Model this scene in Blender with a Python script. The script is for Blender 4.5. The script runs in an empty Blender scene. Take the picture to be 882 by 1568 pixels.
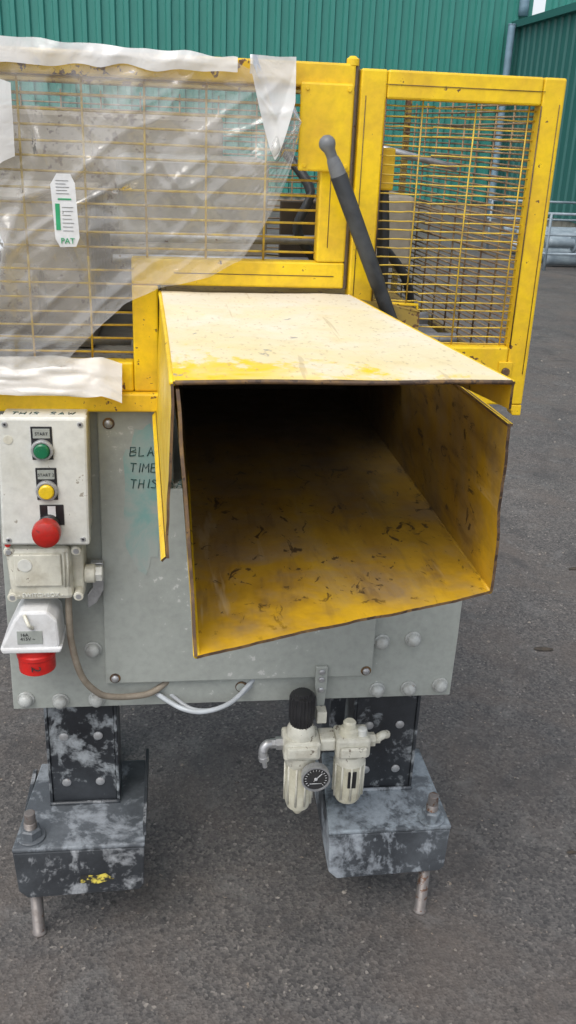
import bpy, bmesh, math, random
from mathutils import Vector, Matrix, noise
random.seed(7)
S=bpy.context.scene
COL=S.collection

# ------------------------------------------------------------------ helpers
def link(o,parent=None):
    COL.objects.link(o)
    if parent: o.parent=parent
    return o
def empty(name):
    e=bpy.data.objects.new(name,None); e.empty_display_size=.1
    return link(e)
def mesh(name,verts,faces,mats,parent=None,mi=None,smooth=False,bevel=0):
    me=bpy.data.meshes.new(name); me.from_pydata([tuple(v) for v in verts],[],faces)
    if not isinstance(mats,(list,tuple)): mats=[mats]
    for m in mats: me.materials.append(m)
    if mi:
        for p,i in zip(me.polygons,mi): p.material_index=i
    bm=bmesh.new(); bm.from_mesh(me); bmesh.ops.recalc_face_normals(bm,faces=bm.faces); bm.to_mesh(me); bm.free()
    if smooth:
        for p in me.polygons: p.use_smooth=True
    me.update()
    o=bpy.data.objects.new(name,me); link(o,parent)
    if bevel:
        b=o.modifiers.new('bevel','BEVEL'); b.width=bevel; b.segments=2; b.limit_method='ANGLE'; b.angle_limit=.7
    return o
def box(name,x0,x1,y0,y1,z0,z1,mat,parent=None,bevel=.0015):
    v=[(x0,y0,z0),(x1,y0,z0),(x1,y1,z0),(x0,y1,z0),(x0,y0,z1),(x1,y0,z1),(x1,y1,z1),(x0,y1,z1)]
    f=[(0,1,2,3),(4,5,6,7),(0,1,5,4),(1,2,6,5),(2,3,7,6),(3,0,4,7)]
    return mesh(name,v,f,mat,parent,bevel=bevel)
def prism(name,poly,axis,a0,a1,mat,parent=None,bevel=.0015):
    def P(p,a):
        return {'y':(p[0],a,p[1]),'x':(a,p[0],p[1]),'z':(p[0],p[1],a)}[axis]
    n=len(poly); v=[P(p,a0) for p in poly]+[P(p,a1) for p in poly]
    f=[tuple(range(n)),tuple(range(n,2*n))]+[(i,(i+1)%n,n+(i+1)%n,n+i) for i in range(n)]
    return mesh(name,v,f,mat,parent,bevel=bevel)
def lathe(name,c,axis,prof,mat,parent=None,seg=28,smooth=True,ribs=0,ribd=0):
    ax=Vector(axis).normalized(); a=ax.orthogonal().normalized(); b=ax.cross(a); c=Vector(c)
    v=[];f=[]
    for t,r in prof:
        for i in range(seg):
            an=2*math.pi*i/seg
            rr=r-(ribd if (ribs and i%2) else 0)
            v.append(c+ax*t+(a*math.cos(an)+b*math.sin(an))*max(rr,1e-5))
    for k in range(len(prof)-1):
        for i in range(seg):
            j=(i+1)%seg; f.append((k*seg+i,k*seg+j,(k+1)*seg+j,(k+1)*seg+i))
    f.append(tuple(range(seg))); f.append(tuple(range((len(prof)-1)*seg,len(prof)*seg)))
    o=mesh(name,v,f,mat,parent,smooth=False)
    if smooth:
        for p in o.data.polygons: p.use_smooth=len(p.vertices)==4
        e=o.modifiers.new('es','EDGE_SPLIT'); e.split_angle=.6
    return o
def cyl(name,p0,p1,r,mat,parent=None,seg=20,bev=None):
    p0=Vector(p0);p1=Vector(p1);L=(p1-p0).length; b=min(r*.15,L*.2) if bev is None else bev
    return lathe(name,p0,p1-p0,[(0,r-b),(b,r),(L-b,r),(L,r-b)],mat,parent,seg)
def catmull(P,n=8):
    P=[Vector(p) for p in P]; P=[P[0]*2-P[1]]+P+[P[-1]*2-P[-2]]; out=[]
    for i in range(1,len(P)-2):
        a,b,c,d=P[i-1:i+3]
        for k in range(n):
            t=k/n; out.append(.5*((2*b)+(-a+c)*t+(2*a-5*b+4*c-d)*t*t+(-a+3*b-3*c+d)*t**3))
    out.append(P[-2]); return out
def tube_geo(pts,r,seg=10):
    pts=[Vector(p) for p in pts]; v=[];f=[]
    up=Vector((.13,.27,.95)).normalized()
    for i,p in enumerate(pts):
        t=(pts[min(i+1,len(pts)-1)]-pts[max(i-1,0)]).normalized()
        a=t.cross(up)
        if a.length<.05: a=t.cross(Vector((1,0,0)))
        a.normalize(); b=t.cross(a)
        for k in range(seg):
            an=2*math.pi*k/seg; v.append(p+(a*math.cos(an)+b*math.sin(an))*r)
    for i in range(len(pts)-1):
        for k in range(seg):
            j=(k+1)%seg; f.append((i*seg+k,i*seg+j,(i+1)*seg+j,(i+1)*seg+k))
    f.append(tuple(range(seg))); f.append(tuple(range((len(pts)-1)*seg,len(pts)*seg)))
    return v,f
def tube(name,pts,r,mat,parent=None,seg=12,smoothpath=True):
    if smoothpath: pts=catmull(pts)
    v,f=tube_geo(pts,r,seg); return mesh(name,v,f,mat,parent,smooth=True)
def multi_tubes(name,segs,mat,parent=None,sides=6):
    V=[];F=[]
    for pts,r in segs:
        v,f=tube_geo(pts,r,sides); n=len(V); V+=v; F+=[tuple(i+n for i in q) for q in f]
    return mesh(name,V,F,mat,parent,smooth=True)
def sheet(name,c,thick,mats,parent=None,nx=24,ny=24,bend=.0015,bscale=6,edgerag=0.0,out=None):
    """thin dented metal plate. a-b is the free (worn) edge. mats=[top,bottom,edge]"""
    a,b,cc,d=[Vector(p) for p in c]; n=(b-a).cross(d-a).normalized()
    if out is not None and n.dot(Vector(out))<0: n=-n
    top=[];bot=[]
    for j in range(ny+1):
        for i in range(nx+1):
            s=i/nx;t=j/ny
            p=(a*(1-s)+b*s)*(1-t)+(d*(1-s)+cc*s)*t
            w=noise.noise(p*bscale)*bend+noise.noise(p*bscale*3.7)*bend*.35
            w*=min(1,min(s,1-s)*7)
            p=p+n*w
            if j==0 and edgerag: p=p+(a-d).normalized()*(noise.noise(p*30)*edgerag+noise.noise(p*90)*edgerag*.5)
            top.append(p); bot.append(p-n*thick)
    N=len(top); V=top+bot; F=[];MI=[]
    I=lambda i,j:j*(nx+1)+i
    for j in range(ny):
        for i in range(nx):
            q=(I(i,j),I(i+1,j),I(i+1,j+1),I(i,j+1)); F.append(q);MI.append(0); F.append(tuple(k+N for k in q));MI.append(1)
    def rim(x,y): F.append((x,y,y+N,x+N)); MI.append(2)
    for i in range(nx): rim(I(i,0),I(i+1,0)); rim(I(i,ny),I(i+1,ny))
    for j in range(ny): rim(I(0,j),I(0,j+1)); rim(I(nx,j),I(nx,j+1))
    o=mesh(name,V,F,mats,parent,mi=MI)
    for p in o.data.polygons: p.use_smooth=p.material_index<2
    e=o.modifiers.new('es','EDGE_SPLIT'); e.split_angle=.6
    return o
def text(name,body,size,loc,mat,parent,rot=(math.pi/2,0,0),shear=0,ext=.0003,align='LEFT'):
    t=bpy.data.curves.new(name,'FONT'); t.body=body; t.size=size; t.shear=shear; t.extrude=ext; t.align_x=align; t.space_line=.95
    o=bpy.data.objects.new(name,t); link(o); bpy.context.view_layer.update()
    me=bpy.data.meshes.new_from_object(o); bpy.data.objects.remove(o)
    me.materials.clear(); me.materials.append(mat)
    m=bpy.data.objects.new(name,me); link(m,parent); m.location=loc; m.rotation_euler=rot
    return m
STROKES={'B':[[(0,0),(0,1),(.5,.95),(.55,.7),(.05,.5),(.6,.4),(.6,.1),(0,0)]],'L':[[(0,1),(0,0),(.55,.02)]],
 'A':[[(0,0),(.3,1),(.62,0)],[(.1,.4),(.55,.4)]],'D':[[(0,0),(0,1),(.5,.8),(.55,.3),(0,0)]],'E':[[(.5,1),(0,.97),(0,0),(.52,.03)],[(0,.52),(.4,.52)]],
 'T':[[(0,1),(.65,.98)],[(.32,1),(.3,0)]],'I':[[(.15,1),(.13,0)]],'M':[[(0,0),(.05,1),(.32,.4),(.6,1),(.66,0)]],
 'S':[[(.52,.9),(.2,1),(.05,.78),(.5,.4),(.45,.06),(0,.05)]],'H':[[(0,1),(0,0)],[(.5,1),(.52,0)],[(0,.5),(.5,.52)]],
 'W':[[(0,1),(.18,0),(.35,.7),(.52,0),(.7,1)]],' ':[]}
def handwriting(name,lines,size,origin,ux,uz,mat,parent,lead=1.6,r=.0009):
    o=Vector(origin);ux=Vector(ux);uz=Vector(uz);L=[]
    for li,s in enumerate(lines):
        x=random.uniform(-.1,.1)
        for ch in s:
            for st in STROKES[ch]:
                L.append(([o+ux*((x+px+random.uniform(-.03,.03)+.12*py)*size)+uz*((py+random.uniform(-.04,.04)-li*lead)*size) for px,py in st],r))
            x+=.42 if ch=='I' else .92
    return multi_tubes(name,L,mat,parent,5)

# ------------------------------------------------------------------ materials
class M:
    def __init__(s,name):
        s.m=bpy.data.materials.new(name); s.m.use_nodes=True; s.nt=s.m.node_tree
        s.b=s.nt.nodes['Principled BSDF']; s.out=s.nt.nodes['Material Output']
        s.tc=s.nt.nodes.new('ShaderNodeTexCoord').outputs['Object']
    def n(s,t,**k):
        x=s.nt.nodes.new(t)
        for a,b in k.items(): setattr(x,a,b)
        return x
    def l(s,a,b): s.nt.links.new(a,b)
    def vec(s,scale,rot=(0,0,0)):
        mp=s.n('ShaderNodeMapping'); mp.inputs['Scale'].default_value=scale; mp.inputs['Rotation'].default_value=rot; s.l(s.tc,mp.inputs[0]); return mp.outputs[0]
    def noise(s,scale,detail=4,rough=.6,dist=0,vec=None):
        x=s.n('ShaderNodeTexNoise'); x.inputs['Scale'].default_value=scale; x.inputs['Detail'].default_value=min(detail,5)
        x.inputs['Roughness'].default_value=rough; x.inputs['Distortion'].default_value=dist
        s.l(vec or s.tc,x.inputs['Vector']); return x.outputs['Fac']
    def ramp(s,fac,stops):
        x=s.n('ShaderNodeValToRGB'); e=x.color_ramp.elements
        while len(e)<len(stops): e.new(.5)
        for i,(p,c) in enumerate(stops):
            e[i].position=p; e[i].color=(c,c,c,1) if isinstance(c,(int,float)) else (*c,1)
        s.l(fac,x.inputs[0]); return x.outputs[0]
    def mix(s,fac,a,b,mode='MIX'):
        x=s.n('ShaderNodeMix',data_type='RGBA',blend_type=mode)
        for v,i in ((fac,0),(a,6),(b,7)):
            if hasattr(v,'is_linked'): s.l(v,x.inputs[i])
            elif isinstance(v,(int,float)): x.inputs[i].default_value=v
            else: x.inputs[i].default_value=(*v,1)
        return x.outputs[2]
    def math(s,op,a,b=0):
        x=s.n('ShaderNodeMath',operation=op)
        for v,i in ((a,0),(b,1)):
            if hasattr(v,'is_linked'): s.l(v,x.inputs[i])
            else: x.inputs[i].default_value=v
        return x.outputs[0]
    def mrange(s,v,a,b,c=0,d=1):
        x=s.n('ShaderNodeMapRange'); s.l(v,x.inputs['Value'])
        for n_,q in (('From Min',a),('From Max',b),('To Min',c),('To Max',d)): x.inputs[n_].default_value=q
        return x.outputs[0]
    def col(s,c): s.l(c,s.b.inputs['Base Color'])
    def rough(s,v):
        if hasattr(v,'is_linked'): s.l(v,s.b.inputs['Roughness'])
        else: s.b.inputs['Roughness'].default_value=v
    def bump(s,h,strength=.3,dist=.002):
        x=s.n('ShaderNodeBump'); x.inputs['Strength'].default_value=strength; x.inputs['Distance'].default_value=dist
        s.l(h,x.inputs['Height']); s.l(x.outputs[0],s.b.inputs['Normal'])
def worn(name,base,dirt,chip,chip_t=.68,rough=.45,scale=18,dirtamt=(.45,.75),metal=0,chipscale=70,bumps=.15):
    k=M(name)
    d=k.ramp(k.noise(scale,4,.65,.3),[(dirtamt[0],0),(dirtamt[1],1)])
    c=k.mix(d,base,dirt)
    small=k.noise(chipscale,3,.65)
    c=k.mix(.25,c,k.ramp(small,[(.3,.5),(.6,1.0)]),'MULTIPLY')
    big=k.noise(3,1,.5)
    ch=k.ramp(k.math('ADD',k.math('MULTIPLY',small,.75),k.math('MULTIPLY',big,.35)),[(chip_t,0),(chip_t+.03,1)])
    c=k.mix(ch,c,chip); k.col(c)
    k.rough(k.mrange(d,0,1,rough-.08,rough+.2))
    k.b.inputs['Metallic'].default_value=metal
    k.bump(k.math('SUBTRACT',k.noise(40,2),ch),bumps,.001)
    return k.m
def simple(name,c1,c2,scale,rough=.6,metal=0):
    k=M(name); k.col(k.mix(k.ramp(k.noise(scale,2),[(.35,0),(.65,1)]),c1,c2)); k.rough(rough); k.b.inputs['Metallic'].default_value=metal; return k.m
YEL=(.86,.58,.010)
yellow=worn('yellow_paint',YEL,(.68,.42,.02),(.14,.07,.03),.672,.40,14,(.42,.72))
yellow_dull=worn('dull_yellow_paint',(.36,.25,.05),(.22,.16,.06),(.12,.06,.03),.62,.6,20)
yellow_wire=simple('yellow_wire_paint',(.72,.50,.05),(.42,.28,.06),40,.5)
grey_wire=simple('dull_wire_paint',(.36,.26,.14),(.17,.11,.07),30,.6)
edge=worn('worn_steel_edge',(.10,.06,.035),(.25,.14,.04),(.05,.03,.02),.6,.6,60)
grey=worn('grey_machine_paint',(.36,.385,.358),(.305,.325,.30),(.50,.51,.49),.705,.5,5,(.40,.78))
grey_bolt=worn('grey_painted_bolt',(.46,.48,.465),(.30,.30,.28),(.3,.2,.12),.68,.38,50)
cream=worn('cream_enclosure_plastic',(.69,.70,.66),(.58,.58,.52),(.35,.33,.28),.71,.42,14)
cream2=worn('aged_cream_casting',(.66,.65,.56),(.46,.43,.34),(.22,.19,.15),.65,.45,30)
white=worn('white_plastic',(.74,.75,.76),(.60,.60,.59),(.3,.3,.3),.73,.38,20)
red=worn('red_plastic',(.62,.018,.014),(.48,.02,.018),(.2,.02,.02),.76,.4,40)
redm=worn('emergency_stop_red',(.44,.015,.010),(.26,.03,.02),(.2,.02,.02),.72,.38,50)
green=worn('green_button_lens',(.01,.16,.07),(.02,.12,.05),(.05,.1,.06),.8,.3,40)
ybtn=worn('yellow_button_lens',(.78,.55,.02),(.6,.4,.02),(.3,.2,.05),.8,.3,40)
black=worn('black_plastic',(.018,.018,.02),(.035,.035,.037),(.12,.12,.12),.74,.4,30)
rubber=worn('black_rubber',(.028,.031,.035),(.055,.06,.065),(.16,.16,.16),.72,.5,30)
steel=worn('galvanised_steel',(.50,.51,.52),(.33,.33,.34),(.22,.13,.08),.72,.38,40,metal=.6)
rusty=worn('tarnished_thread_steel',(.22,.20,.19),(.18,.15,.13),(.13,.07,.045),.64,.5,40,metal=.4)
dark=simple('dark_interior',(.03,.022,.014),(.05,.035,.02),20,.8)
olive=worn('hydraulic_grey',(.27,.26,.22),(.17,.15,.13),(.12,.09,.07),.66,.55,12)
beige=worn('interior_panel_paint',(.32,.29,.23),(.20,.17,.13),(.12,.09,.07),.64,.6,9)
galv_far=simple('blue_grey_galvanised',(.30,.36,.40),(.20,.25,.29),8,.5)

def scuffed(name,base,amt,dust=(.42,.44,.46),haze=.45,zs=.45):
    k=M(name)
    st=k.noise(9,5,.72,.6,k.vec((1,1,zs))); st2=k.noise(30,5,.7,.3)
    hz=k.ramp(k.noise(4.5,3,.6,.5),[(.30,0),(.72,haze)])
    f=k.ramp(k.math('ADD',k.math('MULTIPLY',st,.65),k.math('MULTIPLY',st2,.35)),[(amt,0),(amt+.03,.4),(amt+.08,.85),(amt+.2,1)])
    c=k.mix(hz,base,(.17,.19,.21)); c=k.mix(f,c,dust); c=k.mix(.4,c,k.ramp(k.noise(120,3,.7),[(.3,.4),(.7,1.)]),'MULTIPLY'); k.col(c)
    k.rough(k.mrange(f,0,1,.34,.8)); k.bump(k.noise(60,3),.25,.001); return k.m
scuff=scuffed('scuffed_black_paint',(.018,.020,.024),.525,haze=.35)
scuff_top=scuffed('dusty_black_paint_top',(.030,.034,.040),.50,(.30,.33,.36),.75)
scuff_col=scuffed('scraped_black_column_paint',(.014,.016,.020),.498,(.36,.39,.41),.25,.8)
scuff2=scuffed('plaster_dusted_black_paint',(.032,.037,.044),.462,(.40,.44,.48),.6)
scuff2_top=scuffed('plaster_dusted_black_paint_top',(.06,.07,.08),.44,(.33,.38,.42),.9)

# chute cover top : dusty cream over yellow
k=M('dusty_yellow_paint')
n1=k.noise(9,5,.6,.5); n2=k.noise(42,5,.7)
sep=k.n('ShaderNodeSeparateXYZ'); k.l(k.tc,sep.inputs[0])
g=k.math('MULTIPLY',k.math('SUBTRACT',sep.outputs['Y'],.945),1.1)
gx=k.math('MULTIPLY',k.math('SUBTRACT',sep.outputs['X'],.15),.5)
mask=k.math('ADD',k.math('ADD',k.math('MULTIPLY',n1,.75),k.math('MULTIPLY',n2,.30)),k.math('ADD',k.math('MINIMUM',g,.15),k.math('MAXIMUM',gx,-.07)))
f=k.ramp(mask,[(.468,0),(.505,.8),(.72,1)])
c=k.mix(f,(.84,.56,.015),(.74,.66,.44)); c=k.mix(k.ramp(k.noise(8,4,.6,.5),[(.42,0),(.7,.75)]),c,(.77,.73,.65))
c=k.mix(k.ramp(k.noise(23,4,.7,.3),[(.54,0),(.68,.35)]),c,(.64,.52,.28))
back=k.mrange(k.math('ADD',sep.outputs['Y'],k.math('MULTIPLY',n1,.25)),1.36,1.50); c=k.mix(k.math('MULTIPLY',back,.5),c,(.60,.58,.56))
pits=k.ramp(k.noise(150,3,.6,0,k.vec((1,.5,1))),[(.33,1),(.41,0)]); c=k.mix(k.math('MULTIPLY',pits,.38),c,(.36,.26,.14))
scr=k.ramp(k.noise(60,3,.6,.2,k.vec((1,.06,1),(0,0,.25))),[(.66,0),(.70,.45)]); c=k.mix(scr,c,(.45,.36,.2))
c=k.mix(k.ramp(k.noise(26,4,.6),[(.69,0),(.715,.8)]),c,(.30,.27,.24))
k.col(c); k.rough(.6); k.bump(k.math('ADD',k.noise(90,3),k.noise(20,3)),.35,.0015); dusty=k.m
# chute interior : worn brown yellow
k=M('worn_chute_interior')
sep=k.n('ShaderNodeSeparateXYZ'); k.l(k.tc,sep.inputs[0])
st=k.noise(5,5,.65,.5,k.vec((1.6,.45,1.2)))
c=k.ramp(st,[(.30,(.20,.105,.014)),(.45,(.36,.205,.016)),(.60,(.46,.28,.022)),(.72,(.40,.28,.09))])
c=k.mix(k.ramp(k.noise(9,5,.7,.3),[(.44,0),(.68,.6)]),c,(.24,.19,.14))
c=k.mix(k.ramp(k.noise(36,4,.65,.2,k.vec((1,.16,1))),[(.54,0),(.67,.55)]),c,(.15,.09,.035))
c=k.mix(k.ramp(k.noise(30,4,.6,.2,k.vec((1,.10,1),(0,0,.5))),[(.60,0),(.68,.5)]),c,(.50,.40,.24))
c=k.mix(k.ramp(k.noise(44,4,.7,1.,k.vec((1,.6,1))),[(.605,0),(.635,.9)]),c,(.055,.032,.015))
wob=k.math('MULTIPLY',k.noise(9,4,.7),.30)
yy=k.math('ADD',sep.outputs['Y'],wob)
rimf=k.mrange(k.math('SUBTRACT',yy,k.math('MULTIPLY',sep.outputs['X'],.30)),.95,1.05,1,0); c=k.mix(k.math('MULTIPLY',rimf,.70),c,(.74,.43,.012))  # brighter yellow towards the mouth, daylight on the front rim put into the colour
shadef=k.mrange(yy,1.15,1.85); c=k.mix(k.math('MULTIPLY',shadef,.88),c,(.085,.066,.048))  # shade deep in the chute painted into the colour, darker with depth
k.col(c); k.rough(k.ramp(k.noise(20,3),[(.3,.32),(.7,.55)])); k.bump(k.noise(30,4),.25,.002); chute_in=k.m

def cladding(name,c1,c2):
    k=M(name); f=k.noise(.35,4,.6,0,k.vec((1,1,.3))); c=k.mix(f,c1,c2)
    c=k.mix(.35,c,k.ramp(k.noise(9,4,.7,0,k.vec((3,3,.25))),[(.3,.6),(.7,1.)]),'MULTIPLY'); k.col(c); k.rough(.5); return k.m
clad=cladding('teal_cladding',(.035,.215,.180),(.05,.27,.225))
clad2=cladding('dark_teal_cladding',(.025,.12,.11),(.035,.15,.135))
pipe_blue=simple('blue_grey_downpipe',(.20,.31,.40),(.15,.24,.30),6,.45)

# asphalt
k=M('asphalt')
ag=k.n('ShaderNodeTexVoronoi'); ag.inputs['Scale'].default_value=170; k.l(k.tc,ag.inputs['Vector'])
agc=k.ramp(ag.outputs['Color'],[(0,(.042,.041,.042)),(.5,(.094,.090,.088)),(.88,(.145,.137,.130)),(1,(.34,.32,.29))])
big=k.ramp(k.noise(.9,5,.6,.4),[(.3,(.74,.74,.76)),(.7,(1.20,1.15,1.10))])
c=k.mix(1.,agc,big,'MULTIPLY')
c=k.mix(k.ramp(k.noise(2.6,5,.7,.6),[(.46,0),(.68,.6)]),c,(.125,.102,.087))
c=k.mix(k.ramp(k.noise(4.2,5,.62,.3),[(.56,0),(.66,.55)]),c,(.050,.047,.047))
c=k.mix(k.ramp(k.noise(8,4,.7,.5),[(.56,0),(.72,.5)]),c,(.18,.173,.166))
c=k.mix(k.ramp(k.noise(17,4,.6),[(.67,0),(.70,.8)]),c,(.032,.030,.028))
c=k.mix(k.ramp(k.noise(70,3,.6),[(.68,0),(.72,.7)]),c,(.36,.29,.22))
k.col(c); k.rough(k.ramp(k.noise(3,3),[(.35,.55),(.7,.85)]))
k.bump(k.math('ADD',k.math('MULTIPLY',ag.outputs['Distance'],.6),k.noise(120,3,.6)),.6,.003); asphalt=k.m

# polythene
def poly(name,lo,hi,tint,gl_min=.05,gr=.14,fold=.5):
    k=M(name)
    tr=k.n('ShaderNodeBsdfTransparent'); tr.inputs[0].default_value=(.96,.96,.95,1)
    df=k.n('ShaderNodeBsdfDiffuse'); df.inputs[0].default_value=(*tint,1)
    gl=k.n('ShaderNodeBsdfGlossy'); gl.inputs['Roughness'].default_value=gr
    m2=k.n('ShaderNodeMixShader')
    a=k.noise(3.0,3,.5,1.2)
    lw2=k.n('ShaderNodeLayerWeight'); lw2.inputs[0].default_value=.5       # folds seen edge-on are denser
    f=k.math('ADD',k.ramp(a,[(.35,lo),(.65,hi)]),k.math('MULTIPLY',k.mrange(lw2.outputs['Facing'],.12,.60),fold))
    k.l(f,m2.inputs[0]); k.l(tr.outputs[0],m2.inputs[1]); k.l(df.outputs[0],m2.inputs[2])
    m3=k.n('ShaderNodeMixShader'); lw=k.n('ShaderNodeLayerWeight'); lw.inputs[0].default_value=.3
    k.l(k.math('ADD',k.math('MULTIPLY',lw.outputs['Fresnel'],.8),gl_min),m3.inputs[0]); k.l(m2.outputs[0],m3.inputs[1]); k.l(gl.outputs[0],m3.inputs[2])
    bp=k.n('ShaderNodeBump'); bp.inputs['Strength'].default_value=.6; bp.inputs['Distance'].default_value=.004
    k.l(k.noise(26,3,.5,.8),bp.inputs['Height'])
    for q in (gl,df): k.l(bp.outputs[0],q.inputs['Normal'])
    k.l(bp.outputs[0],lw.inputs['Normal'])
    k.l(m3.outputs[0],k.out.inputs['Surface']); return k.m
polythene=poly('clear_polythene',.12,.34,(.68,.66,.63))
polywhite=poly('bunched_polythene',.66,.94,(.66,.655,.64),.04,.3,.2)
ink=simple('marker_ink',(.01,.05,.05),(.02,.09,.08),60,.6)
inkb=simple('black_print',(.02,.02,.02),(.04,.04,.04),60,.6)
lgreen=simple('label_green',(.02,.30,.12),(.03,.36,.16),60,.5)
k=M('teal_overspray')
tl=k.ramp(k.noise(12,5,.65,.5),[(.40,0),(.62,1)]); k.col(k.mix(tl,(.35,.375,.35),(.19,.35,.33))); k.rough(.5); tealp=k.m
gface=simple('gauge_face',(.03,.03,.035),(.04,.04,.04),20,.12)
bowl=worn('polycarbonate_bowl',(.66,.64,.52),(.50,.47,.34),(.4,.38,.3),.75,.22,18)
hose=simple('clear_air_hose',(.48,.52,.55),(.36,.38,.40),20,.25)
k=M('grimy_cable'); k.col(k.mix(k.noise(80),(.34,.30,.24),(.14,.11,.08))); k.rough(.6); k.bump(k.noise(300),.5,.001); cable=k.m

# ------------------------------------------------------------------ ground
mesh('asphalt_ground',[(-150,-60,0),(150,-60,0),(150,240,0),(-150,240,0)],[(0,1,2,3)],asphalt)
V=[];F=[]
for i in range(900):
    x=random.uniform(-1.0,3.2); y=random.uniform(.7,6.5); r=random.choice([.0012,.0015,.002,.0025,.0035])*(1+.35*y*random.random())
    n=len(V)
    for k_ in range(6):
        a=k_*math.pi/3; V.append((x+r*math.cos(a)*random.uniform(.7,1.3),y+r*math.sin(a)*random.uniform(.7,1.3),0))
    V.append((x,y,r*.8)); F+= [(n+q,n+(q+1)%6,n+6) for q in range(6)]
grit_m=simple('pale_grit',(.30,.27,.23),(.07,.06,.055),15,.8)
mesh('gravel',V,F,grit_m)
V=[];F=[]
for x,y,r in [(1.12,2.35,.028),(1.33,2.05,.030),(1.16,1.82,.036),(1.45,2.9,.02),(1.5,1.7,.02),(.86,1.5,.012),(1.05,2.9,.016),(.95,1.35,.010),(1.9,3.4,.03)]:
    n=len(V); m=11
    for q in range(m):
        a=q/m*2*math.pi; V.append((x+r*math.cos(a)*random.uniform(.7,1.4),y+r*.5*math.sin(a)*random.uniform(.6,1.3),.003))
    V.append((x,y,.010)); F+=[(n+q,n+(q+1)%m,n+m) for q in range(m)]
mesh('dead_leaves',V,F,simple('dead_leaf',(.035,.03,.025),(.07,.055,.04),30,.8))

# ------------------------------------------------------------------ warehouse
W=empty('warehouse_building')
def ribbed(name,p0,p1,z0,z1,pitch,depth,mat,parent,nrm):
    p0=Vector((*p0,0));p1=Vector((*p1,0)); d=(p1-p0); L=d.length; d.normalize(); nv=Vector((*nrm,0))
    prof=[(0,0),(.5,0),(.6,1),(.9,1),(1,0)]; V=[];F=[]; n=int(L/pitch)
    for i in range(n):
        for s,h in prof[:-1]: V.append(p0+d*((i+s)*pitch)+nv*h*depth)
    V.append(p0+d*n*pitch); m=len(V)
    V=[(v.x,v.y,z0) for v in V]+[(v.x,v.y,z1) for v in V]
    F=[(i,i+1,m+i+1,m+i) for i in range(m-1)]
    return mesh(name,V,F,mat,parent)
ribbed('main_wall_cladding',(-22,19),(6.95,19),.25,8.5,.25,.06,clad,W,(0,-1))
box('main_wall_plinth',-22,6.95,19.02,19.25,0,.25,olive,W)
ribbed('wing_wall_cladding',(6.45,19.0),(6.45,2),.25,3.38,.30,.03,clad2,W,(-1,0))
box('wing_wall_plinth',6.47,6.7,2,18.95,0,.25,olive,W)
box('wing_eave_gutter',6.33,6.47,2,18.9,3.38,3.50,clad2,W)
mesh('wing_roof',[(6.4,2,3.5),(6.4,18.95,3.5),(14,18.95,5.0),(14,2,5.0)],[(0,1,2,3)],clad2,W)
ribbed('upper_wall_cladding',(6.95,18.9),(16,18.9),3.3,8.5,.25,.05,clad,W,(0,-1))
mesh('main_roof',[(-22,18.9,8.5),(16,18.9,8.5),(16,34,10.5),(-22,34,10.5)],[(0,1,2,3)],clad2,W)
tube('rainwater_downpipe',[(6.52,18.85,8.3),(6.52,18.85,5),(6.52,18.85,3.6)],.09,pipe_blue,W)
tube('wing_downpipe',[(6.25,18.6,3.42),(6.25,18.6,3.1),(6.25,18.6,0)],.07,pipe_blue,W)

# galvanised handrail frames and pipes on the yard
G=empty('galvanised_pipe_rack')
L=[]
for yy_ in (11.0,13.2):
    for x in (4.45,5.1,5.8,6.3): L.append(([(x,yy_,0),(x,yy_,.66)],.018))
    for z in (.66,.42,.20): L.append(([(4.4,yy_,z),(6.35,yy_,z)],.016))
multi_tubes('rack_frame',L,galv_far,G,8)
for i in range(7): tube('pipe',[(4.55+.1*(i%2),11.3+i*.26,.30),(5.2,11.3+i*.26,.30),(6.2,11.3+i*.26,.30)],.055,galv_far,G,12)
for i in range(4): tube('pipe_lower',[(4.6,11.4+i*.40,.10),(5.2,11.4+i*.40,.10),(6.25,11.4+i*.40,.10)],.08,galv_far,G,12)
for x in (4.9,5.6): cyl('flange',(x,11.3,.30),(x+.03,11.3,.30),.11,galv_far,G)

# ------------------------------------------------------------------ machine housing (notched for the chute)
H=empty('machine_housing')
prism('front_backing_plate',[(-.292,.474),(.512,.474),(.514,.60),(.514,1.035),(.392,1.035),(.392,.905),(-.004,.905),(-.004,1.035),(-.285,1.035)],'y',1.43,1.445,grey,H)
box('housing_body',-.27,.49,1.4455,2.0,.50,.900,grey,H)
box('housing_shoulder_left',-.27,-.035,1.4455,2.0,.9005,1.03,grey,H)
box('housing_shoulder_right',.392,.49,1.4455,2.0,.9005,1.03,grey,H)
for x in (-.20,.42): box('rear_leg',x-.05,x+.05,1.86,1.96,0,.498,scuff,H)
prism('cover_panel',[(-.127,.529),(.355,.529),(.355,.9),(-.008,.9),(-.008,1.034),(-.122,1.034)],'y',1.418,1.4297,grey,H,bevel=.002)
v=[]
for i in range(40):
    a=i/40*2*math.pi; rr=1+.35*noise.noise(Vector((math.cos(a)*2.5,math.sin(a)*2.5,3)))
    v.append((-.052+.036*rr*math.cos(a),1.4172,.875+.125*rr*math.sin(a)))
mesh('teal_paint_patch',v,[tuple(range(40))],tealp,H)
handwriting('handwritten_note',['BLADE','TIMES','THIS SAW'],.0150,(-.073,1.4166,.958),(1,0,0),(0,0,1),ink,H,1.85)
for x,z in [(-.147,.595),(-.269,.495),(-.209,.490),(-.145,.491),(.371,.595),(.429,.599),(.370,.492),(.430,.493),(.490,.498)]:
    cyl('bolt_washer',(x,1.43,z),(x,1.4265,z),.0152,grey_bolt,H)
    lathe('dome_bolt',(x,1.4265,z),(0,-1,0),[(0,.0120),(.006,.0120),(.010,.0098),(.0125,.005),(.013,.0005)],grey_bolt,H,24)
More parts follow.
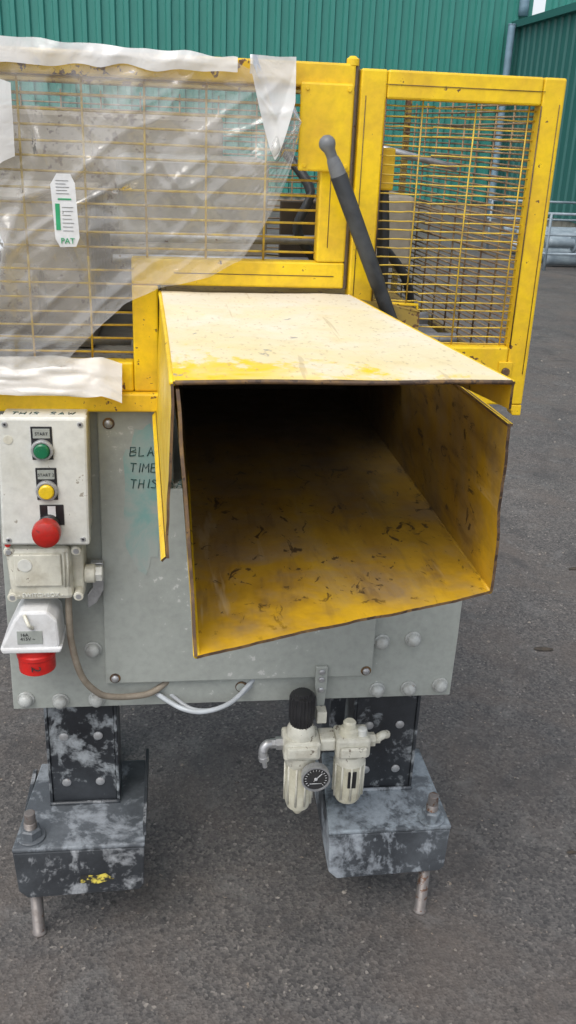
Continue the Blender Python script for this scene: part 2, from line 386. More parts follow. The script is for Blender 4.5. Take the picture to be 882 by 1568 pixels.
for x,z in [(-.105,1.012),(-.110,.541),(.343,.541)]:
    cyl('cover_washer',(x,1.418,z),(x,1.4165,z),.0095,edge,H)
    lathe('cover_screw',(x,1.4165,z),(0,-1,0),[(0,.0065),(.003,.0065),(.005,.004),(.0055,.0005)],steel,H,20)
cyl('drain_hole_rim',(.116,1.43,.507),(.116,1.4285,.507),.0115,edge,H); cyl('drain_hole_plug',(.1145,1.4285,.5065),(.1145,1.428,.5065),.0085,grey,H)

# ------------------------------------------------------------------ support legs
def leg(name,cx0,cx1,fx0,fx1,yf,mat_f,mat_t,bx,by):
    E=empty(name)
    box('column_web',cx0+.006,cx1-.006,1.462,1.470,.2355,.474,scuff_col,E)
    box('column_flange_a',cx0,cx0+.0055,1.458,1.54,.2355,.474,scuff_col,E)
    box('column_flange_b',cx1-.0055,cx1,1.458,1.54,.2355,.474,scuff_col,E)
    for x in (cx0+.033,cx1-.036):
        for z in (.388,.283):
            lathe('slot_rim',(x,1.462,z),(0,-1,0),[(0,.0085),(.002,.0085),(.0035,.005),(.004,.001)],steel,E,18)
    prism('foot_channel',[(fx0,yf),(fx1,yf),(fx1-.004,1.585),(fx0+.022,1.585)],'z',.226,.235,mat_t,E,.003)
    prism('foot_front',[(fx0+.001,.2255),(fx1-.001,.2255),(fx1-.004,.135),(fx1-.012,.124),(fx0+.022,.118),(fx0+.006,.135)],'y',yf+.001,yf+.010,mat_f,E,.003)
    prism('foot_side_a',[(yf+.0105,.2255),(1.58,.2255),(1.58,.16),(yf+.0105,.13)],'x',fx0+.006,fx0+.014,mat_f,E)
    prism('foot_side_b',[(yf+.0105,.2255),(1.58,.2255),(1.58,.16),(yf+.0105,.13)],'x',fx1-.014,fx1-.006,mat_f,E)
    box('foot_back',fx0+.024,fx1-.016,1.572,1.58,.15,.2255,mat_f,E)
    tube('weld_bead',[(cx0,1.457,.237),((cx0+cx1)/2,1.4565,.2375),(cx1,1.457,.237)],.004,mat_f,E,8)
    prof=[(0,.0125),(.004,.014)]; t=.008
    while t<.272: prof+=[(t,.0118),(t+.0015,.0102)]; t+=.003
    prof+=[(.274,.0105),(.290,.010),(.291,.008)]
    lathe('levelling_bolt',(bx,by,0),(0,0,1),prof,rusty,E,14)
    lathe('nut',(bx,by,.2395),(0,0,1),[(0,.019),(.015,.019),(.018,.016)],mat_t,E,6,smooth=False)
    cyl('washer',(bx,by,.2352),(bx,by,.2392),.026,mat_t,E)
    return E
L1=leg('support_leg',-.245,-.113,-.300,-.062,1.34,scuff,scuff_top,-.269,1.372)
leg('support_leg',.336,.466,.280,.518,1.345,scuff2,scuff2_top,.483,1.368)
box('upstand_flange',-.066,-.060,1.36,1.585,.2355,.262,scuff,L1,.001)
k=M('yellow_smear'); k.col(k.mix(k.ramp(k.noise(60,5),[(.45,0),(.55,1)]),(.03,.03,.03),(.75,.62,.10))); ysm=k.m
mesh('yellow_paint_smear',[(-.18,1.3398,.168),(-.15,1.3398,.166),(-.135,1.3398,.17),(-.12,1.3398,.155),(-.15,1.3398,.146),(-.185,1.3398,.150)],[(0,1,2,3,4,5)],ysm,L1)

# ------------------------------------------------------------------ control box
B=empty('push_button_control_box')
prism('enclosure_lid',[(-.261,1.044),(-.131,1.044),(-.135,.836),(-.269,.838)],'y',1.34,1.362,cream,B,.004)
prism('enclosure_body',[(-.258,1.041),(-.134,1.041),(-.138,.839),(-.266,.841)],'y',1.3625,1.4295,cream,B,.003)
for x,z in [(-.250,1.034),(-.141,1.034),(-.145,.847),(-.258,.847)]:
    cyl('lid_screw',(x,1.34,z),(x,1.3385,z),.0042,steel,B,16); cyl('lid_screw_slot',(x,1.3384,z),(x,1.338,z),.0018,black,B,8)
def button(x,z,lens,lab):
    box('legend_plate',x-.0155,x+.0155,1.3385,1.3398,z-.016,z+.036,black,B,.001)
    box('legend_text_plate',x-.0125,x+.0125,1.3375,1.3384,z+.018,z+.033,grey,B,.0005)
    text('legend',lab,.0065,(x,1.3372,z+.023),inkb,B,align='CENTER')
    lathe('bezel',(x,1.3384,z),(0,-1,0),[(0,.0165),(.004,.0165),(.007,.0145),(.007,.0125),(.004,.0118)],steel,B,28)
    lathe('lens',(x,1.3342,z),(0,-1,0),[(0,.0116),(.006,.0116),(.008,.0095),(.0085,.003)],lens,B,28)
button(-.198,.995,green,'START'); button(-.195,.930,ybtn,'START 2')
box('stop_legend_plate',-.208,-.172,1.3385,1.3398,.872,.906,black,B,.001)
box('stop_legend_strip',-.196,-.184,1.3378,1.3384,.886,.904,white,B,.0005)
lathe('stop_collar',(-.195,1.3384,.874),(0,-1,0),[(0,.0165),(.006,.0165),(.009,.012),(.025,.011)],black,B,28)
lathe('emergency_stop_mushroom',(-.195,1.322,.874),(0,-1,0),[(0,.012),(.004,.019),(.012,.0215),(.022,.0215),(.028,.020),(.031,.015),(.032,.004)],redm,B,36)
cyl('lid_knockout_ring',(-.247,1.34,1.010),(-.247,1.3393,1.010),.007,cream2,B)
handwriting('handwriting',['THIS SAW'],.014,(-.245,1.3645,1.0415),(1,0,0),(0,1,0),ink,B,r=.0008)

J=empty('junction_box')
prism('box_base',[(-.270,.831),(-.150,.831),(-.150,.731),(-.268,.731)],'y',1.372,1.429,cream2,J,.004)
prism('box_lid',[(-.268,.828),(-.168,.828),(-.166,.735),(-.264,.735)],'y',1.350,1.3715,cream2,J,.008)
box('lid_step',-.255,-.182,1.346,1.3498,.762,.818,cream2,J,.003)
text('embossed_maker_panel','- SWITCHBOX -',.010,(-.217,1.3490,.742),cream,J,align='CENTER',ext=.0008)
for x,z in [(-.262,.822),(-.158,.822),(-.158,.741),(-.262,.741)]:
    cyl('corner_boss',(x,1.372,z),(x,1.349,z),.008,cream2,J,18); cyl('corner_screw',(x,1.349,z),(x,1.3482,z),.0045,steel,J,12)
multi_tubes('lid_ribs',[([(-.178,1.349,.76),(-.178,1.349,.82)],.002),([(-.172,1.350,.76),(-.172,1.350,.82)],.002)],cream2,J)
cyl('cable_gland',(-.150,1.385,.765),(-.132,1.385,.765),.016,cream2,J,12)
lathe('gland_nut',(-.132,1.385,.765),(1,0,0),[(0,.0135),(.010,.0135),(.012,.008)],cream,J,6,smooth=False)
lathe('red_indicator',(-.262,1.3480,.836),(0,-1,.2),[(0,.005),(.003,.004),(.004,.001)],red,J,14)
prism('steel_hanger_bracket',[(-.142,.775),(-.122,.775),(-.122,.725),(-.135,.700),(-.150,.690),(-.150,.715),(-.140,.73)],'y',1.403,1.4175,steel,J)
cyl('lid_emboss_ring',(-.238,1.3458,.80),(-.238,1.3448,.80),.011,cream,J)

Pg=empty('industrial_plug')
prism('socket_housing',[(-.250,.722),(-.208,.722),(-.192,.705),(-.190,.660),(-.196,.652),(-.280,.652),(-.284,.660),(-.262,.705)],'y',1.335,1.405,white,Pg,.006)
prism('socket_shroud',[(-.286,.657),(-.186,.657),(-.190,.647),(-.282,.647)],'y',1.332,1.410,white,Pg,.003)
box('rating_label',-.257,-.217,1.3335,1.3347,.664,.688,grey,Pg,.0005)
text('rating_text','16A\n415V ~',.008,(-.252,1.3330,.679),inkb,Pg)
tube('socket_latch',[(-.243,1.334,.717),(-.235,1.322,.705),(-.232,1.334,.693)],.003,cream2,Pg)
lathe('plug_body',(-.234,1.365,.648),(.02,0,-1),[(0,.0290),(.012,.0290),(.014,.0320),(.020,.0320),(.022,.0305),(.046,.0300),(.049,.026)],red,Pg,32)
text('plug_mark','2',.022,(-.238,1.3325,.622),inkb,Pg,rot=(math.pi/2,math.pi/2,0))

tube('power_cable',[(-.178,1.395,.735),(-.178,1.375,.70),(-.176,1.372,.64),(-.163,1.375,.575),(-.140,1.385,.535),(-.118,1.395,.518),(-.080,1.41,.507),(-.045,1.42,.508),(-.012,1.44,.525),(.01,1.47,.545)],.0058,cable)
A=empty('air_hose')
tube('hose_a',[(-.06,1.46,.50),(-.03,1.42,.498),(.01,1.39,.490),(.05,1.385,.487),(.10,1.40,.498),(.155,1.45,.53)],.0045,hose,A)
tube('hose_b',[(-.05,1.48,.505),(-.01,1.43,.492),(.03,1.40,.481),(.08,1.40,.485),(.13,1.43,.505),(.18,1.47,.54)],.0038,hose,A)

# ------------------------------------------------------------------ filter regulator lubricator
R_=empty('air_filter_regulator')
yc=1.385
prism('hanging_bracket',[(.249,.556),(.271,.556),(.271,.515),(.268,.470),(.255,.470),(.249,.515)],'y',1.4105,1.4175,grey,R_)
box('bracket_arm',.252,.270,1.387,1.410,.450,.474,cream2,R_)
for z in (.546,.530,.508): lathe('bracket_screw',(.260,1.4104,z),(0,-1,0),[(0,.0055),(.003,.0055),(.0045,.003)],steel,R_,14)
lathe('regulator_knob',(.223,yc,.455),(0,0,1),[(0,.021),(.012,.0215),(.013,.0240),(.055,.0240),(.060,.0225),(.062,.017),(.066,.016),(.067,.003)],black,R_,48,ribs=1,ribd=.0016)
lathe('bonnet',(.223,yc,.430),(0,0,1),[(0,.026),(.005,.0265),(.016,.0250),(.025,.020)],cream2,R_,32)
box('regulator_body',.190,.257,yc-.030,yc+.028,.392,.430,cream2,R_,.005)
box('regulator_shoulder',.195,.252,yc-.036,yc+.03,.400,.424,cream2,R_,.004)
lathe('filter_bowl_collar',(.224,yc,.392),(0,0,-1),[(0,.029),(.020,.029),(.023,.0275)],cream2,R_,24)
lathe('filter_bowl',(.224,yc,.370),(0,0,-1),[(0,.027),(.06,.0265),(.085,.0255),(.098,.022),(.104,.013),(.112,.010),(.118,.006)],bowl,R_,32)
multi_tubes('bowl_guard_ribs',[([(.224+.0272*math.cos(a),yc+.0272*math.sin(a),.37),(.224+.0265*math.cos(a),yc+.0265*math.sin(a),.285)],.0022) for a in [i*math.pi/5 for i in range(10)]],cream2,R_)
lathe('gauge_case',(.247,yc-.030,.368),(0,-1,0),[(0,.010),(.006,.0255),(.020,.0265),(.0225,.0265),(.0225,.0235),(.020,.0230)],steel,R_,36)
cyl('gauge_face',(.247,yc-.0500,.368),(.247,yc-.0508,.368),.0228,gface,R_,32)
gt=[]
for i in range(17):
    a=math.radians(225-i*270/16); gt.append(([(.247+.017*math.cos(a),yc-.0512,.368+.017*math.sin(a)),(.247+.0205*math.cos(a),yc-.0512,.368+.0205*math.sin(a))],.0005))
gt.append(([(.243,yc-.0515,.363),(.258,yc-.0515,.380)],.0008)); gt.append(([(.236,yc-.0512,.358),(.258,yc-.0512,.358)],.0006))
multi_tubes('gauge_scale_and_needle',gt,white,R_,5)
cyl('gauge_hub',(.247,yc-.0505,.368),(.247,yc-.0525,.368),.003,white,R_,12)
box('link_block',.257,.286,yc-.02,yc+.02,.404,.430,cream2,R_,.004)
box('lubricator_body',.286,.350,yc-.027,yc+.025,.390,.432,cream2,R_,.006)
box('lubricator_front',.293,.343,yc-.035,yc-.0272,.396,.418,cream2,R_,.004)
lathe('lubricator_dome',(.312,yc-.004,.432),(0,0,1),[(0,.018),(.010,.017),(.013,.012),(.024,.012),(.027,.009)],bowl,R_,24)
lathe('lubricator_screw',(.335,yc-.01,.432),(0,0,1),[(0,.009),(.012,.009),(.014,.006)],cream,R_,12)
lathe('lubricator_collar',(.318,yc,.390),(0,0,-1),[(0,.028),(.018,.029),(.020,.030)],cream2,R_,24)
lathe('lubricator_bowl',(.318,yc,.371),(0,0,-1),[(0,.0275),(.05,.0275),(.078,.0265),(.088,.022),(.093,.010)],bowl,R_,32)
box('sight_window',.311,.327,yc-.0295,yc-.0272,.325,.362,black,R_,.002)
multi_tubes('bowl_guard_ribs_b',[([(.318+.028*math.cos(a),yc+.028*math.sin(a),.37),(.318+.0275*math.cos(a),yc+.0275*math.sin(a),.295)],.0024) for a in [i*math.pi/5+.3 for i in range(10)]],cream2,R_)
lathe('inlet_adaptor',(.190,yc,.412),(-1,0,0),[(0,.012),(.012,.012),(.013,.009),(.022,.009)],steel,R_,6,smooth=False)
tube('inlet_elbow',[(.170,yc,.412),(.160,yc-.002,.411),(.154,yc-.006,.401),(.155,yc-.008,.386)],.0085,steel,R_,14)
lathe('inlet_tail',(.155,yc-.008,.390),(.15,0,-1),[(0,.010),(.008,.010),(.009,.005),(.024,.0045)],steel,R_,12)
lathe('outlet_nut',(.350,yc,.413),(1,0,0),[(0,.013),(.012,.013),(.013,.008),(.022,.008)],cream2,R_,6,smooth=False)
tube('outlet_tail',[(.366,yc,.414),(.378,yc+.004,.418),(.388,yc+.012,.414)],.008,cream2,R_)

# ------------------------------------------------------------------ discharge chute
C_=empty('discharge_chute')
TL=(-.002,.884,1.220);TR=(.347,.898,1.220);RL=(-.020,1.405,1.222);RR=(.266,1.405,1.222)
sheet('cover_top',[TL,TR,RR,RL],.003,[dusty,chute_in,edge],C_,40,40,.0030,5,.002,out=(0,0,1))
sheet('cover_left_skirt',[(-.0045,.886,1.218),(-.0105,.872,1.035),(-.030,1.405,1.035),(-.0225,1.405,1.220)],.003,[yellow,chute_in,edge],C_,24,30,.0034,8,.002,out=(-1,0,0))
tube('cover_left_fold',[(-.0028,.885,1.2175),(-.011,1.14,1.2185),(-.0210,1.404,1.2195)],.0032,yellow,C_,10)
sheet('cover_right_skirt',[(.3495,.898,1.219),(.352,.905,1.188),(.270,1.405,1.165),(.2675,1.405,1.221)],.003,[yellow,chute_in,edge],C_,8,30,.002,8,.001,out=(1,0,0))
tube('cover_right_fold',[(.3480,.899,1.2175),(.308,1.14,1.2185),(.2670,1.404,1.2195)],.003,yellow,C_,10)
sheet('cover_skirt_lip',[(-.0115,.872,1.037),(-.0165,.876,1.030),(-.036,1.404,1.030),(-.031,1.404,1.037)],.0025,[yellow,yellow,edge],C_,3,24,.001,8,.001,out=(0,0,1))
YE=1.97
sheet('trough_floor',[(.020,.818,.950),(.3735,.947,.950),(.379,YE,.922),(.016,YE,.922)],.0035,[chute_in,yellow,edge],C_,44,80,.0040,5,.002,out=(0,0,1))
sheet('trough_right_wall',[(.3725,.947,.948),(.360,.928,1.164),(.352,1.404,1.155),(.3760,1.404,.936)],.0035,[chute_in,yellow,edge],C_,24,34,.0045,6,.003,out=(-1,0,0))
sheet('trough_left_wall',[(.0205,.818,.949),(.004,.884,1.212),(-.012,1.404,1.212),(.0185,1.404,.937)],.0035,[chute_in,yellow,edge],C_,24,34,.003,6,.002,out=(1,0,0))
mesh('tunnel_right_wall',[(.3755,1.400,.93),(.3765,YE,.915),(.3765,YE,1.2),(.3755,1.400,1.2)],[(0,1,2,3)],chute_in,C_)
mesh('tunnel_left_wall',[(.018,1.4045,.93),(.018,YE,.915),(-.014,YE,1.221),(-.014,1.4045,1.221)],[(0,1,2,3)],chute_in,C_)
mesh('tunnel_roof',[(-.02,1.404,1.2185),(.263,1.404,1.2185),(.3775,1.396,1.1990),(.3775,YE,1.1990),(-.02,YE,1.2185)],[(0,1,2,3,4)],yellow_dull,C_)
mesh('tunnel_end',[(-.02,YE,.9),(.385,YE,.9),(.385,YE,1.2),(-.02,YE,1.222)],[(0,1,2,3)],dark,C_)  # end sheet coloured dark, standing in for the unlit depth
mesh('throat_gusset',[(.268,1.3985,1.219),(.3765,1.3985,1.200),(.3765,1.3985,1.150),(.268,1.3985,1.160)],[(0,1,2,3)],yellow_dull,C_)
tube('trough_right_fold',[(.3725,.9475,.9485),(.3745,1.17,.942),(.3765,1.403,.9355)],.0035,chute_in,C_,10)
tube('trough_left_fold',[(.0195,.8185,.9490),(.0185,1.1,.942),(.0175,1.403,.9355)],.0035,yellow,C_,10)
sheet('trough_wall_hem',[(.3595,.928,1.1645),(.3665,.930,1.1635),(.358,1.404,1.1545),(.351,1.404,1.1555)],.003,[yellow,yellow,edge],C_,3,30,.001,8,.001,out=(0,0,1))
tube('worn_front_edge',[(.0,.8835,1.2185),(.09,.887,1.2195),(.19,.891,1.218),(.28,.8945,1.219),(.346,.897,1.2185)],.0024,edge,C_,8)

# ------------------------------------------------------------------ safety cage
K=empty('safety_guard_cage')
Y0,Y1=1.41,1.440
def fr(n,x0,x1,z0,z1,y0=Y0,y1=Y1,m=yellow,p=K,b=.003): return box(n,x0,x1,y0,y1,z0,z1,m,p,b)
fr('top_rail',-.70,.256,1.508,1.540)
fr('lower_rail',-.70,-.0635,1.066,1.112)
fr('sill_lip',-.70,-.024,1.036,1.0655,1.398,1.44)
fr('short_post',-.063,-.024,1.066,1.229)
fr('chute_head_rail',-.063,.256,1.2295,1.268)
fr('lock_post',.212,.256,1.2685,1.5075)
fr('latch_plate',.178,.254,1.397,1.514,1.402,1.4095)
fr('left_end_post',-.74,-.7005,1.036,1.540)
for x,z in [(.187,1.405),(.247,1.405),(.247,1.506),(.187,1.506)]: cyl('plate_rivet',(x,1.402,z),(x,1.4,z),.003,yellow,K,10)
multi_tubes('rail_groove',[([(.228,1.4095,1.29),(.228,1.4095,1.39)],.0006),([(.0,1.4095,1.248),(.24,1.4095,1.248)],.0006)],edge,K)
def wires(name,x0,x1,z0,z1,st,sv,r,y,mat,parent,jit=.0012,off=0,zs=None):
    L=[];z=zs if zs else z0+st*.6
    while z<z1:
        a=random.uniform(-jit,jit); n=6
        L.append(([(x0+(x1-x0)*i/n, y+random.uniform(-jit,jit), z+a+random.uniform(-jit,jit)*.6) for i in range(n+1)],r)); z+=st
    x=x0+off
    while x<x1:
        L.append(([(x,y-r*1.7,z0),(x+random.uniform(-jit,jit),y-r*1.7,(z0+z1)/2),(x,y-r*1.7,z1)],r)); x+=sv
    return multi_tubes(name,L,mat,parent,6)
wires('wire_mesh_upper',-.70,.2115,1.268,1.508,.0205,.0865,.0018,1.428,yellow_wire,K,off=.055)
wires('wire_mesh_lower',-.70,-.0635,1.112,1.2675,.0205,.0865,.0018,1.428,yellow_wire,K,off=.055)
YB=2.06
def wires3(name,o,du,dv,nu,nv,r,mat,parent):
    o=Vector(o);du=Vector(du);dv=Vector(dv);L=[]
    for i in range(1,nu):
        p=o+dv*(i/nu); j=Vector([random.uniform(-.004,.004) for _ in range(3)]); L.append(([p,p+du*.5+j,p+du],r))
    for i in range(1,nv): p=o+du*(i/nv); L.append(([p,p+dv*.5,p+dv],r*1.1))
    return multi_tubes(name,L,mat,parent,5)
wires3('side_wall_mesh',(.535,1.445,1.10),(-.05,YB-1.445,0),(0,0,.41),46,9,.0017,grey_wire,K)
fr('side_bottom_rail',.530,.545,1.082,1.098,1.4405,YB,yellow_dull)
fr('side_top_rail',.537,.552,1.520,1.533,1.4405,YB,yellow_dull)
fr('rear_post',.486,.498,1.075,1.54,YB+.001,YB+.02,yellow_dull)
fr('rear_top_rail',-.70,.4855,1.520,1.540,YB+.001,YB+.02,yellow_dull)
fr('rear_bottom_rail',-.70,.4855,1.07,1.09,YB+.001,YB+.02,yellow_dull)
wires3('rear_wall_mesh',(-.70,YB+.012,1.09),(1.19,0,0),(0,0,.42),34,15,.0017,grey_wire,K)
wires3('roof_mesh',(-.70,1.445,1.533),(1.19,0,0),(0,YB-1.445,0),22,15,.0013,grey_wire,K)
cyl('hinge_tube',(.2590,1.425,1.228),(.2590,1.425,1.548),.0045,rusty,K,14)
lathe('hinge_cap',(.252,1.418,1.538),(0,0,1),[(0,.009),(.008,.009),(.012,.004)],yellow,K,16)

D=empty('hinged_guard_door')
fr('door_left_stile',.264,.302,1.208,1.535,p=D)
fr('door_right_stile',.532,.566,1.048,1.535,p=D)
fr('door_top_rail',.3025,.5315,1.497,1.535,p=D)
fr('door_bottom_rail',.379,.5315,1.048,1.143,p=D)
multi_tubes('door_weld_grooves',[([(.272,1.4093,1.22),(.272,1.4093,1.50)],.0006),([(.559,1.4093,1.10),(.559,1.4093,1.50)],.0006),([(.30,1.4093,1.516),(.535,1.4093,1.516)],.0005),([(.302,1.4093,1.21),(.302,1.4093,1.497)],.0010),([(.532,1.4093,1.143),(.532,1.4093,1.497)],.0010)],edge,D)
wires('door_wire_mesh_left',.302,.379,1.208,1.497,.0133,.0800,.0012,1.428,yellow_wire,D,off=.058,zs=1.210)
wires('door_wire_mesh_right',.379,.532,1.143,1.497,.0133,.0800,.0012,1.428,yellow_wire,D,off=.061,zs=1.1435)
multi_tubes('notch_rod',[([(.379,1.428,1.143),(.379,1.428,1.205),(.302,1.428,1.207)],.003)],yellow,D)
prism('door_foot_lip',[(.545,1.0475),(.566,1.0475),(.566,1.030),(.552,1.030)],'y',1.4105,1.436,yellow,D)
cyl('door_stop_bolt',(.528,1.406,1.105),(.528,1.400,1.105),.0065,edge,D,14)
fr('door_stop_tab',.517,.5395,1.094,1.120,1.4065,1.4097,yellow,D,.001)

# ------------------------------------------------------------------ machinery inside the guard
I_=empty('cutting_machine_head')
box('bed',-.62,-.03,1.50,2.0,1.031,1.075,olive,I_)
box('bed_right',.392,.48,1.46,2.0,1.031,1.075,olive,I_)
box('side_casting',-.62,-.14,1.66,1.98,1.076,1.34,beige,I_,.01)
box('saw_guard',-.10,.17,1.74,1.92,1.226,1.40,olive,I_,.01)
box('rear_cover_panel',-.62,.10,1.99,2.02,1.076,1.47,beige,I_,.01)
cyl('motor',(-.50,1.60,1.17),(-.22,1.60,1.17),.06,beige,I_,28)
multi_tubes('clamp_rods',[([(-.1,1.53,1.285),(.30,1.56,1.285)],.008),([(-.1,1.58,1.245),(.30,1.60,1.245)],.007),([(-.6,1.50,1.13),(-.07,1.50,1.125)],.007)],steel,I_,10)
multi_tubes('feed_rods',[([(.39,1.48,1.10),(.39,1.98,1.10)],.009),([(.45,1.48,1.10),(.45,1.98,1.10)],.009),([(.385,1.60,1.115),(.50,1.60,1.115)],.012),([(.385,1.80,1.115),(.50,1.80,1.115)],.012),([(.30,1.70,1.44),(.50,1.70,1.40)],.006)],steel,I_,10)
tube('hydraulic_hose',[(.325,1.50,1.38),(.330,1.49,1.30),(.336,1.50,1.22),(.335,1.52,1.21)],.010,rubber,I_)
tube('hydraulic_hose_b',[(.18,1.60,1.42),(.22,1.56,1.36),(.20,1.55,1.30),(.25,1.58,1.235)],.008,rubber,I_)
tube('hydraulic_hose_c',[(.315,1.60,1.30),(.36,1.62,1.27),(.42,1.66,1.20),(.44,1.70,1.10)],.008,rubber,I_)
box('interlock_switch_box',.300,.330,1.445,1.475,1.372,1.432,yellow,I_,.003)
box('pipe_bracket',.18,.27,1.62,1.64,1.23,1.34,dark,I_)
box('hydraulic_tank',.30,.47,1.85,2.02,1.205,1.34,beige,I_,.008)
cyl('tank_pipe',(.36,1.93,1.34),(.36,1.93,1.46),.016,beige,I_)

# ------------------------------------------------------------------ lever
Lv=empty('control_lever')
a=Vector((.2085,1.355,1.442)); b=Vector((.322,1.372,1.198)); d=(b-a).normalized()
greyrub=worn('grey_rubber',(.16,.17,.18),(.10,.10,.11),(.3,.3,.3),.74,.5,30)
lathe('ball_knob',a-d*.004,d,[(0,.002),(.002,.007),(.006,.0105),(.011,.012),(.016,.0108),(.021,.008),(.03,.0075)],greyrub,Lv,24)
lathe('ferrule',a+d*.026,d,[(0,.0075),(.004,.009),(.014,.0105),(.026,.0115)],greyrub,Lv,20)
lathe('rubber_sleeve',a+d*.048,d,[(0,.0095),(.006,.0122),(.17,.0115),(.176,.0105),((b-a).length-.05,.0105),((b-a).length+.008,.0105)],rubber,Lv,22)

# ------------------------------------------------------------------ plastic sheeting
Pl=empty('plastic_sheet')
low=[(-.62,1.09),(-.45,1.10),(-.30,1.118),(-.235,1.108),(-.180,1.098),(-.134,1.148),(-.074,1.203),(-.026,1.226),(.051,1.246),(.099,1.273),(.127,1.316),(.150,1.36),(.163,1.389),(.174,1.43),(.178,1.46)]
upp=[(-.62,1.552),(-.226,1.547),(.085,1.536),(.122,1.520),(.164,1.494),(.178,1.461)]
def interp(T,x):
    for (x0,y0),(x1,y1) in zip(T,T[1:]):
        if x<=x1: return y0+(y1-y0)*(x-x0)/(x1-x0)
    return T[-1][1]
def drape(name,x0,x1,lo,up,ybase,amp,mat,parent,nx=180,nz=110,seed=0,wob=.004):
    V=[];F=[]
    for i in range(nx+1):
        x=x0+(x1-x0)*i/nx
        zl=lo(x)+noise.noise(Vector((x*25,seed,1)))*wob; zu=up(x)+noise.noise(Vector((x*25,seed,5)))*wob
        for j in range(nz+1):
            z=zl+(zu-zl)*j/nz
            w=0; wx=x+.03*noise.noise(Vector((x*6,z*6,9))); wz=z+.03*noise.noise(Vector((x*6,z*6,19)))
            for (ax,az,sc,wt) in ((.9,-.45,6,1.),(.35,.9,5,.55),(.95,.3,12,.6),(.6,-1,19,.35),(1,.9,28,.2)):
                q=(wx*ax+wz*az)*sc; s2=(wx*az-wz*ax)*sc*.25
                rdg=1-min(1,abs(noise.noise(Vector((q,s2,seed+sc))))*4.5)
                w+=wt*rdg**1.5
            ed=min(1,(z-zl)/.05)
            V.append((x,ybase-.002-amp*w*(0.35+.65*(1-abs(2*j/nz-1))) -(1-ed)*.008,z))
    I=lambda i,j:i*(nz+1)+j
    for i in range(nx):
        for j in range(nz): F.append((I(i,j),I(i+1,j),I(i+1,j+1),I(i,j+1)))
    return mesh(name,V,F,mat,parent,smooth=True)
drape('polythene_film',-.62,.178,lambda x:interp(low,x),lambda x:interp(upp,x),1.402,.0150,polythene,Pl)
drape('rolled_top_edge',-.62,.088,lambda x:1.520+.009*noise.noise(Vector((x*22,2,2)))-.02*max(0,(-x-.15)),lambda x:interp(upp,x)+.004,1.398,.006,polywhite,Pl,120,10,3)
drape('torn_corner',.104,.168,lambda x:1.535-.125*max(.12,1-abs((x-.142)/.038)**1.3) if abs(x-.142)<.038 else 1.515,lambda x:1.543,1.390,.009,polywhite,Pl,40,40,9,.006)
drape('left_bunched_fold',-.62,-.213,lambda x:1.39+.05*noise.noise(Vector((x*9,0,0)))+.35*max(0,x+.25),lambda x:1.50-.3*max(0,x+.235),1.382,.009,polywhite,Pl,50,20,12)
V=[];F=[];nx=90;nz=12
for i in range(nx+1):
    x=-.62+(.54)*i/nx
    for j in range(nz+1):
        t=j/nz; zz=1.122-.052*t+noise.noise(Vector((x*18,t*2,0)))*.006*(1 if t>.6 or t<.15 else .4)
        V.append((x,1.402-.034*t-abs(noise.noise(Vector((x*12,t*5,4))))*.014,zz-(.012*max(0,(x+.11)/.03) if x>-.11 else 0)))
for i in range(nx):
    for j in range(nz): a_=i*(nz+1)+j; F.append((a_,a_+nz+1,a_+nz+2,a_+1))
mesh('ledge_film',V,F,polywhite,Pl,smooth=True)

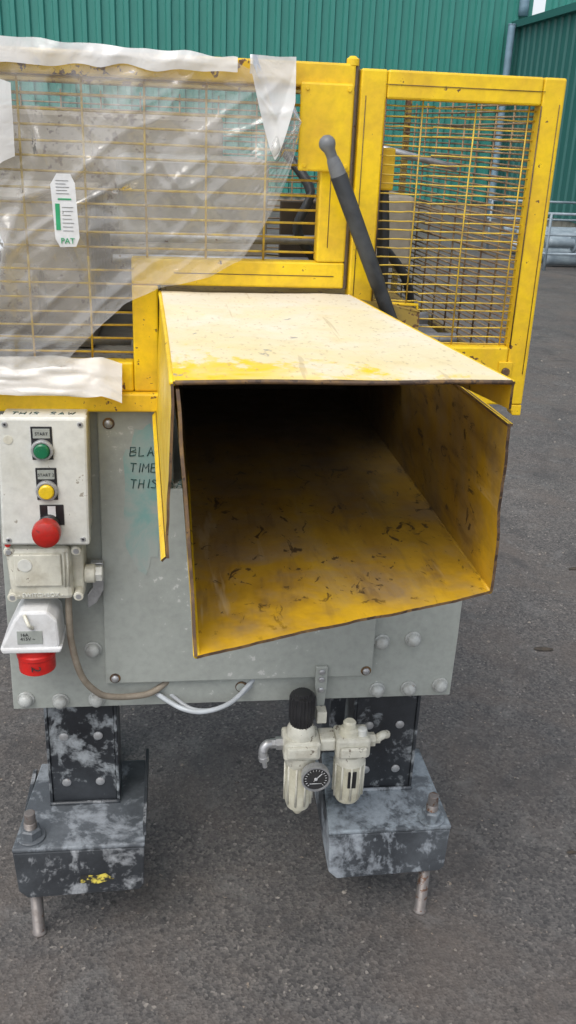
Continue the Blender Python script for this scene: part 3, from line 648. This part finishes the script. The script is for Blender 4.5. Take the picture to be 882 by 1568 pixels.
Tg=empty('inspection_label')
pts=[(-.158,1.384),(-.140,1.384),(-.134,1.372),(-.131,1.300),(-.136,1.288),(-.158,1.287),(-.164,1.298),(-.167,1.370)]
prism('label_card',pts,'y',1.3600,1.3608,white,Tg,0)
box('label_green_band',-.162,-.156,1.3592,1.3598,1.310,1.345,lgreen,Tg,0)
box('label_header',-.158,-.140,1.3592,1.3598,1.350,1.352,lgreen,Tg,0)
text('label_text','PAT',.011,(-.157,1.3590,1.292),lgreen,Tg)
for i in range(7): box('label_line',-.153,-.137-random.uniform(0,.005),1.3593,1.3598,1.309+i*.0052,1.3094+i*.0052,inkb,Tg,0)
for i in range(5): box('label_small_print',-.160,-.141+random.uniform(-.006,.002),1.3593,1.3598,1.358+i*.0042,1.3584+i*.0042,inkb,Tg,0)

# ------------------------------------------------------------------ world, sun, camera
w=bpy.data.worlds.new('World'); S.world=w; w.use_nodes=True; nt=w.node_tree
sky=nt.nodes.new('ShaderNodeTexSky'); sky.sky_type='NISHITA'; sky.sun_disc=False
el=math.radians(58); az=math.radians(215)
sky.sun_elevation=el; sky.sun_rotation=az; sky.air_density=1; sky.dust_density=3
hs=nt.nodes.new('ShaderNodeHueSaturation'); hs.inputs['Saturation'].default_value=.35; hs.inputs['Value'].default_value=1.5
nt.links.new(sky.outputs[0],hs.inputs['Color']); nt.links.new(hs.outputs[0],nt.nodes['Background'].inputs[0])
nt.nodes['Background'].inputs[1].default_value=.15
sl=bpy.data.lights.new('sun','SUN'); sl.energy=1.2; sl.angle=math.radians(40); sl.color=(1,.97,.92)
so=bpy.data.objects.new('sun',sl); link(so)
sd=Vector((math.sin(az)*math.cos(el),math.cos(az)*math.cos(el),math.sin(el)))
so.rotation_euler=sd.to_track_quat('Z','Y').to_euler()
th=math.radians(22.5); yaw=math.radians(7.5); roll=math.radians(2.4)
Fv=Vector((math.sin(yaw)*math.cos(th),math.cos(yaw)*math.cos(th),-math.sin(th)))
Rv=Vector((math.cos(yaw),-math.sin(yaw),0)); U0=Rv.cross(Fv)
r=math.cos(roll)*Rv+math.sin(roll)*U0; u=-math.sin(roll)*Rv+math.cos(roll)*U0
cam=bpy.data.cameras.new('camera'); co=bpy.data.objects.new('camera',cam); link(co)
cam.sensor_fit='VERTICAL'; cam.angle=2*math.atan(784/1409); cam.clip_start=.02; cam.clip_end=500
m=Matrix((r,u,-Fv)).transposed().to_4x4(); m.translation=Vector((0,0,1.45)); co.matrix_world=m
S.camera=co
S.view_settings.view_transform='Standard'; S.view_settings.look='None'; S.view_settings.exposure=0
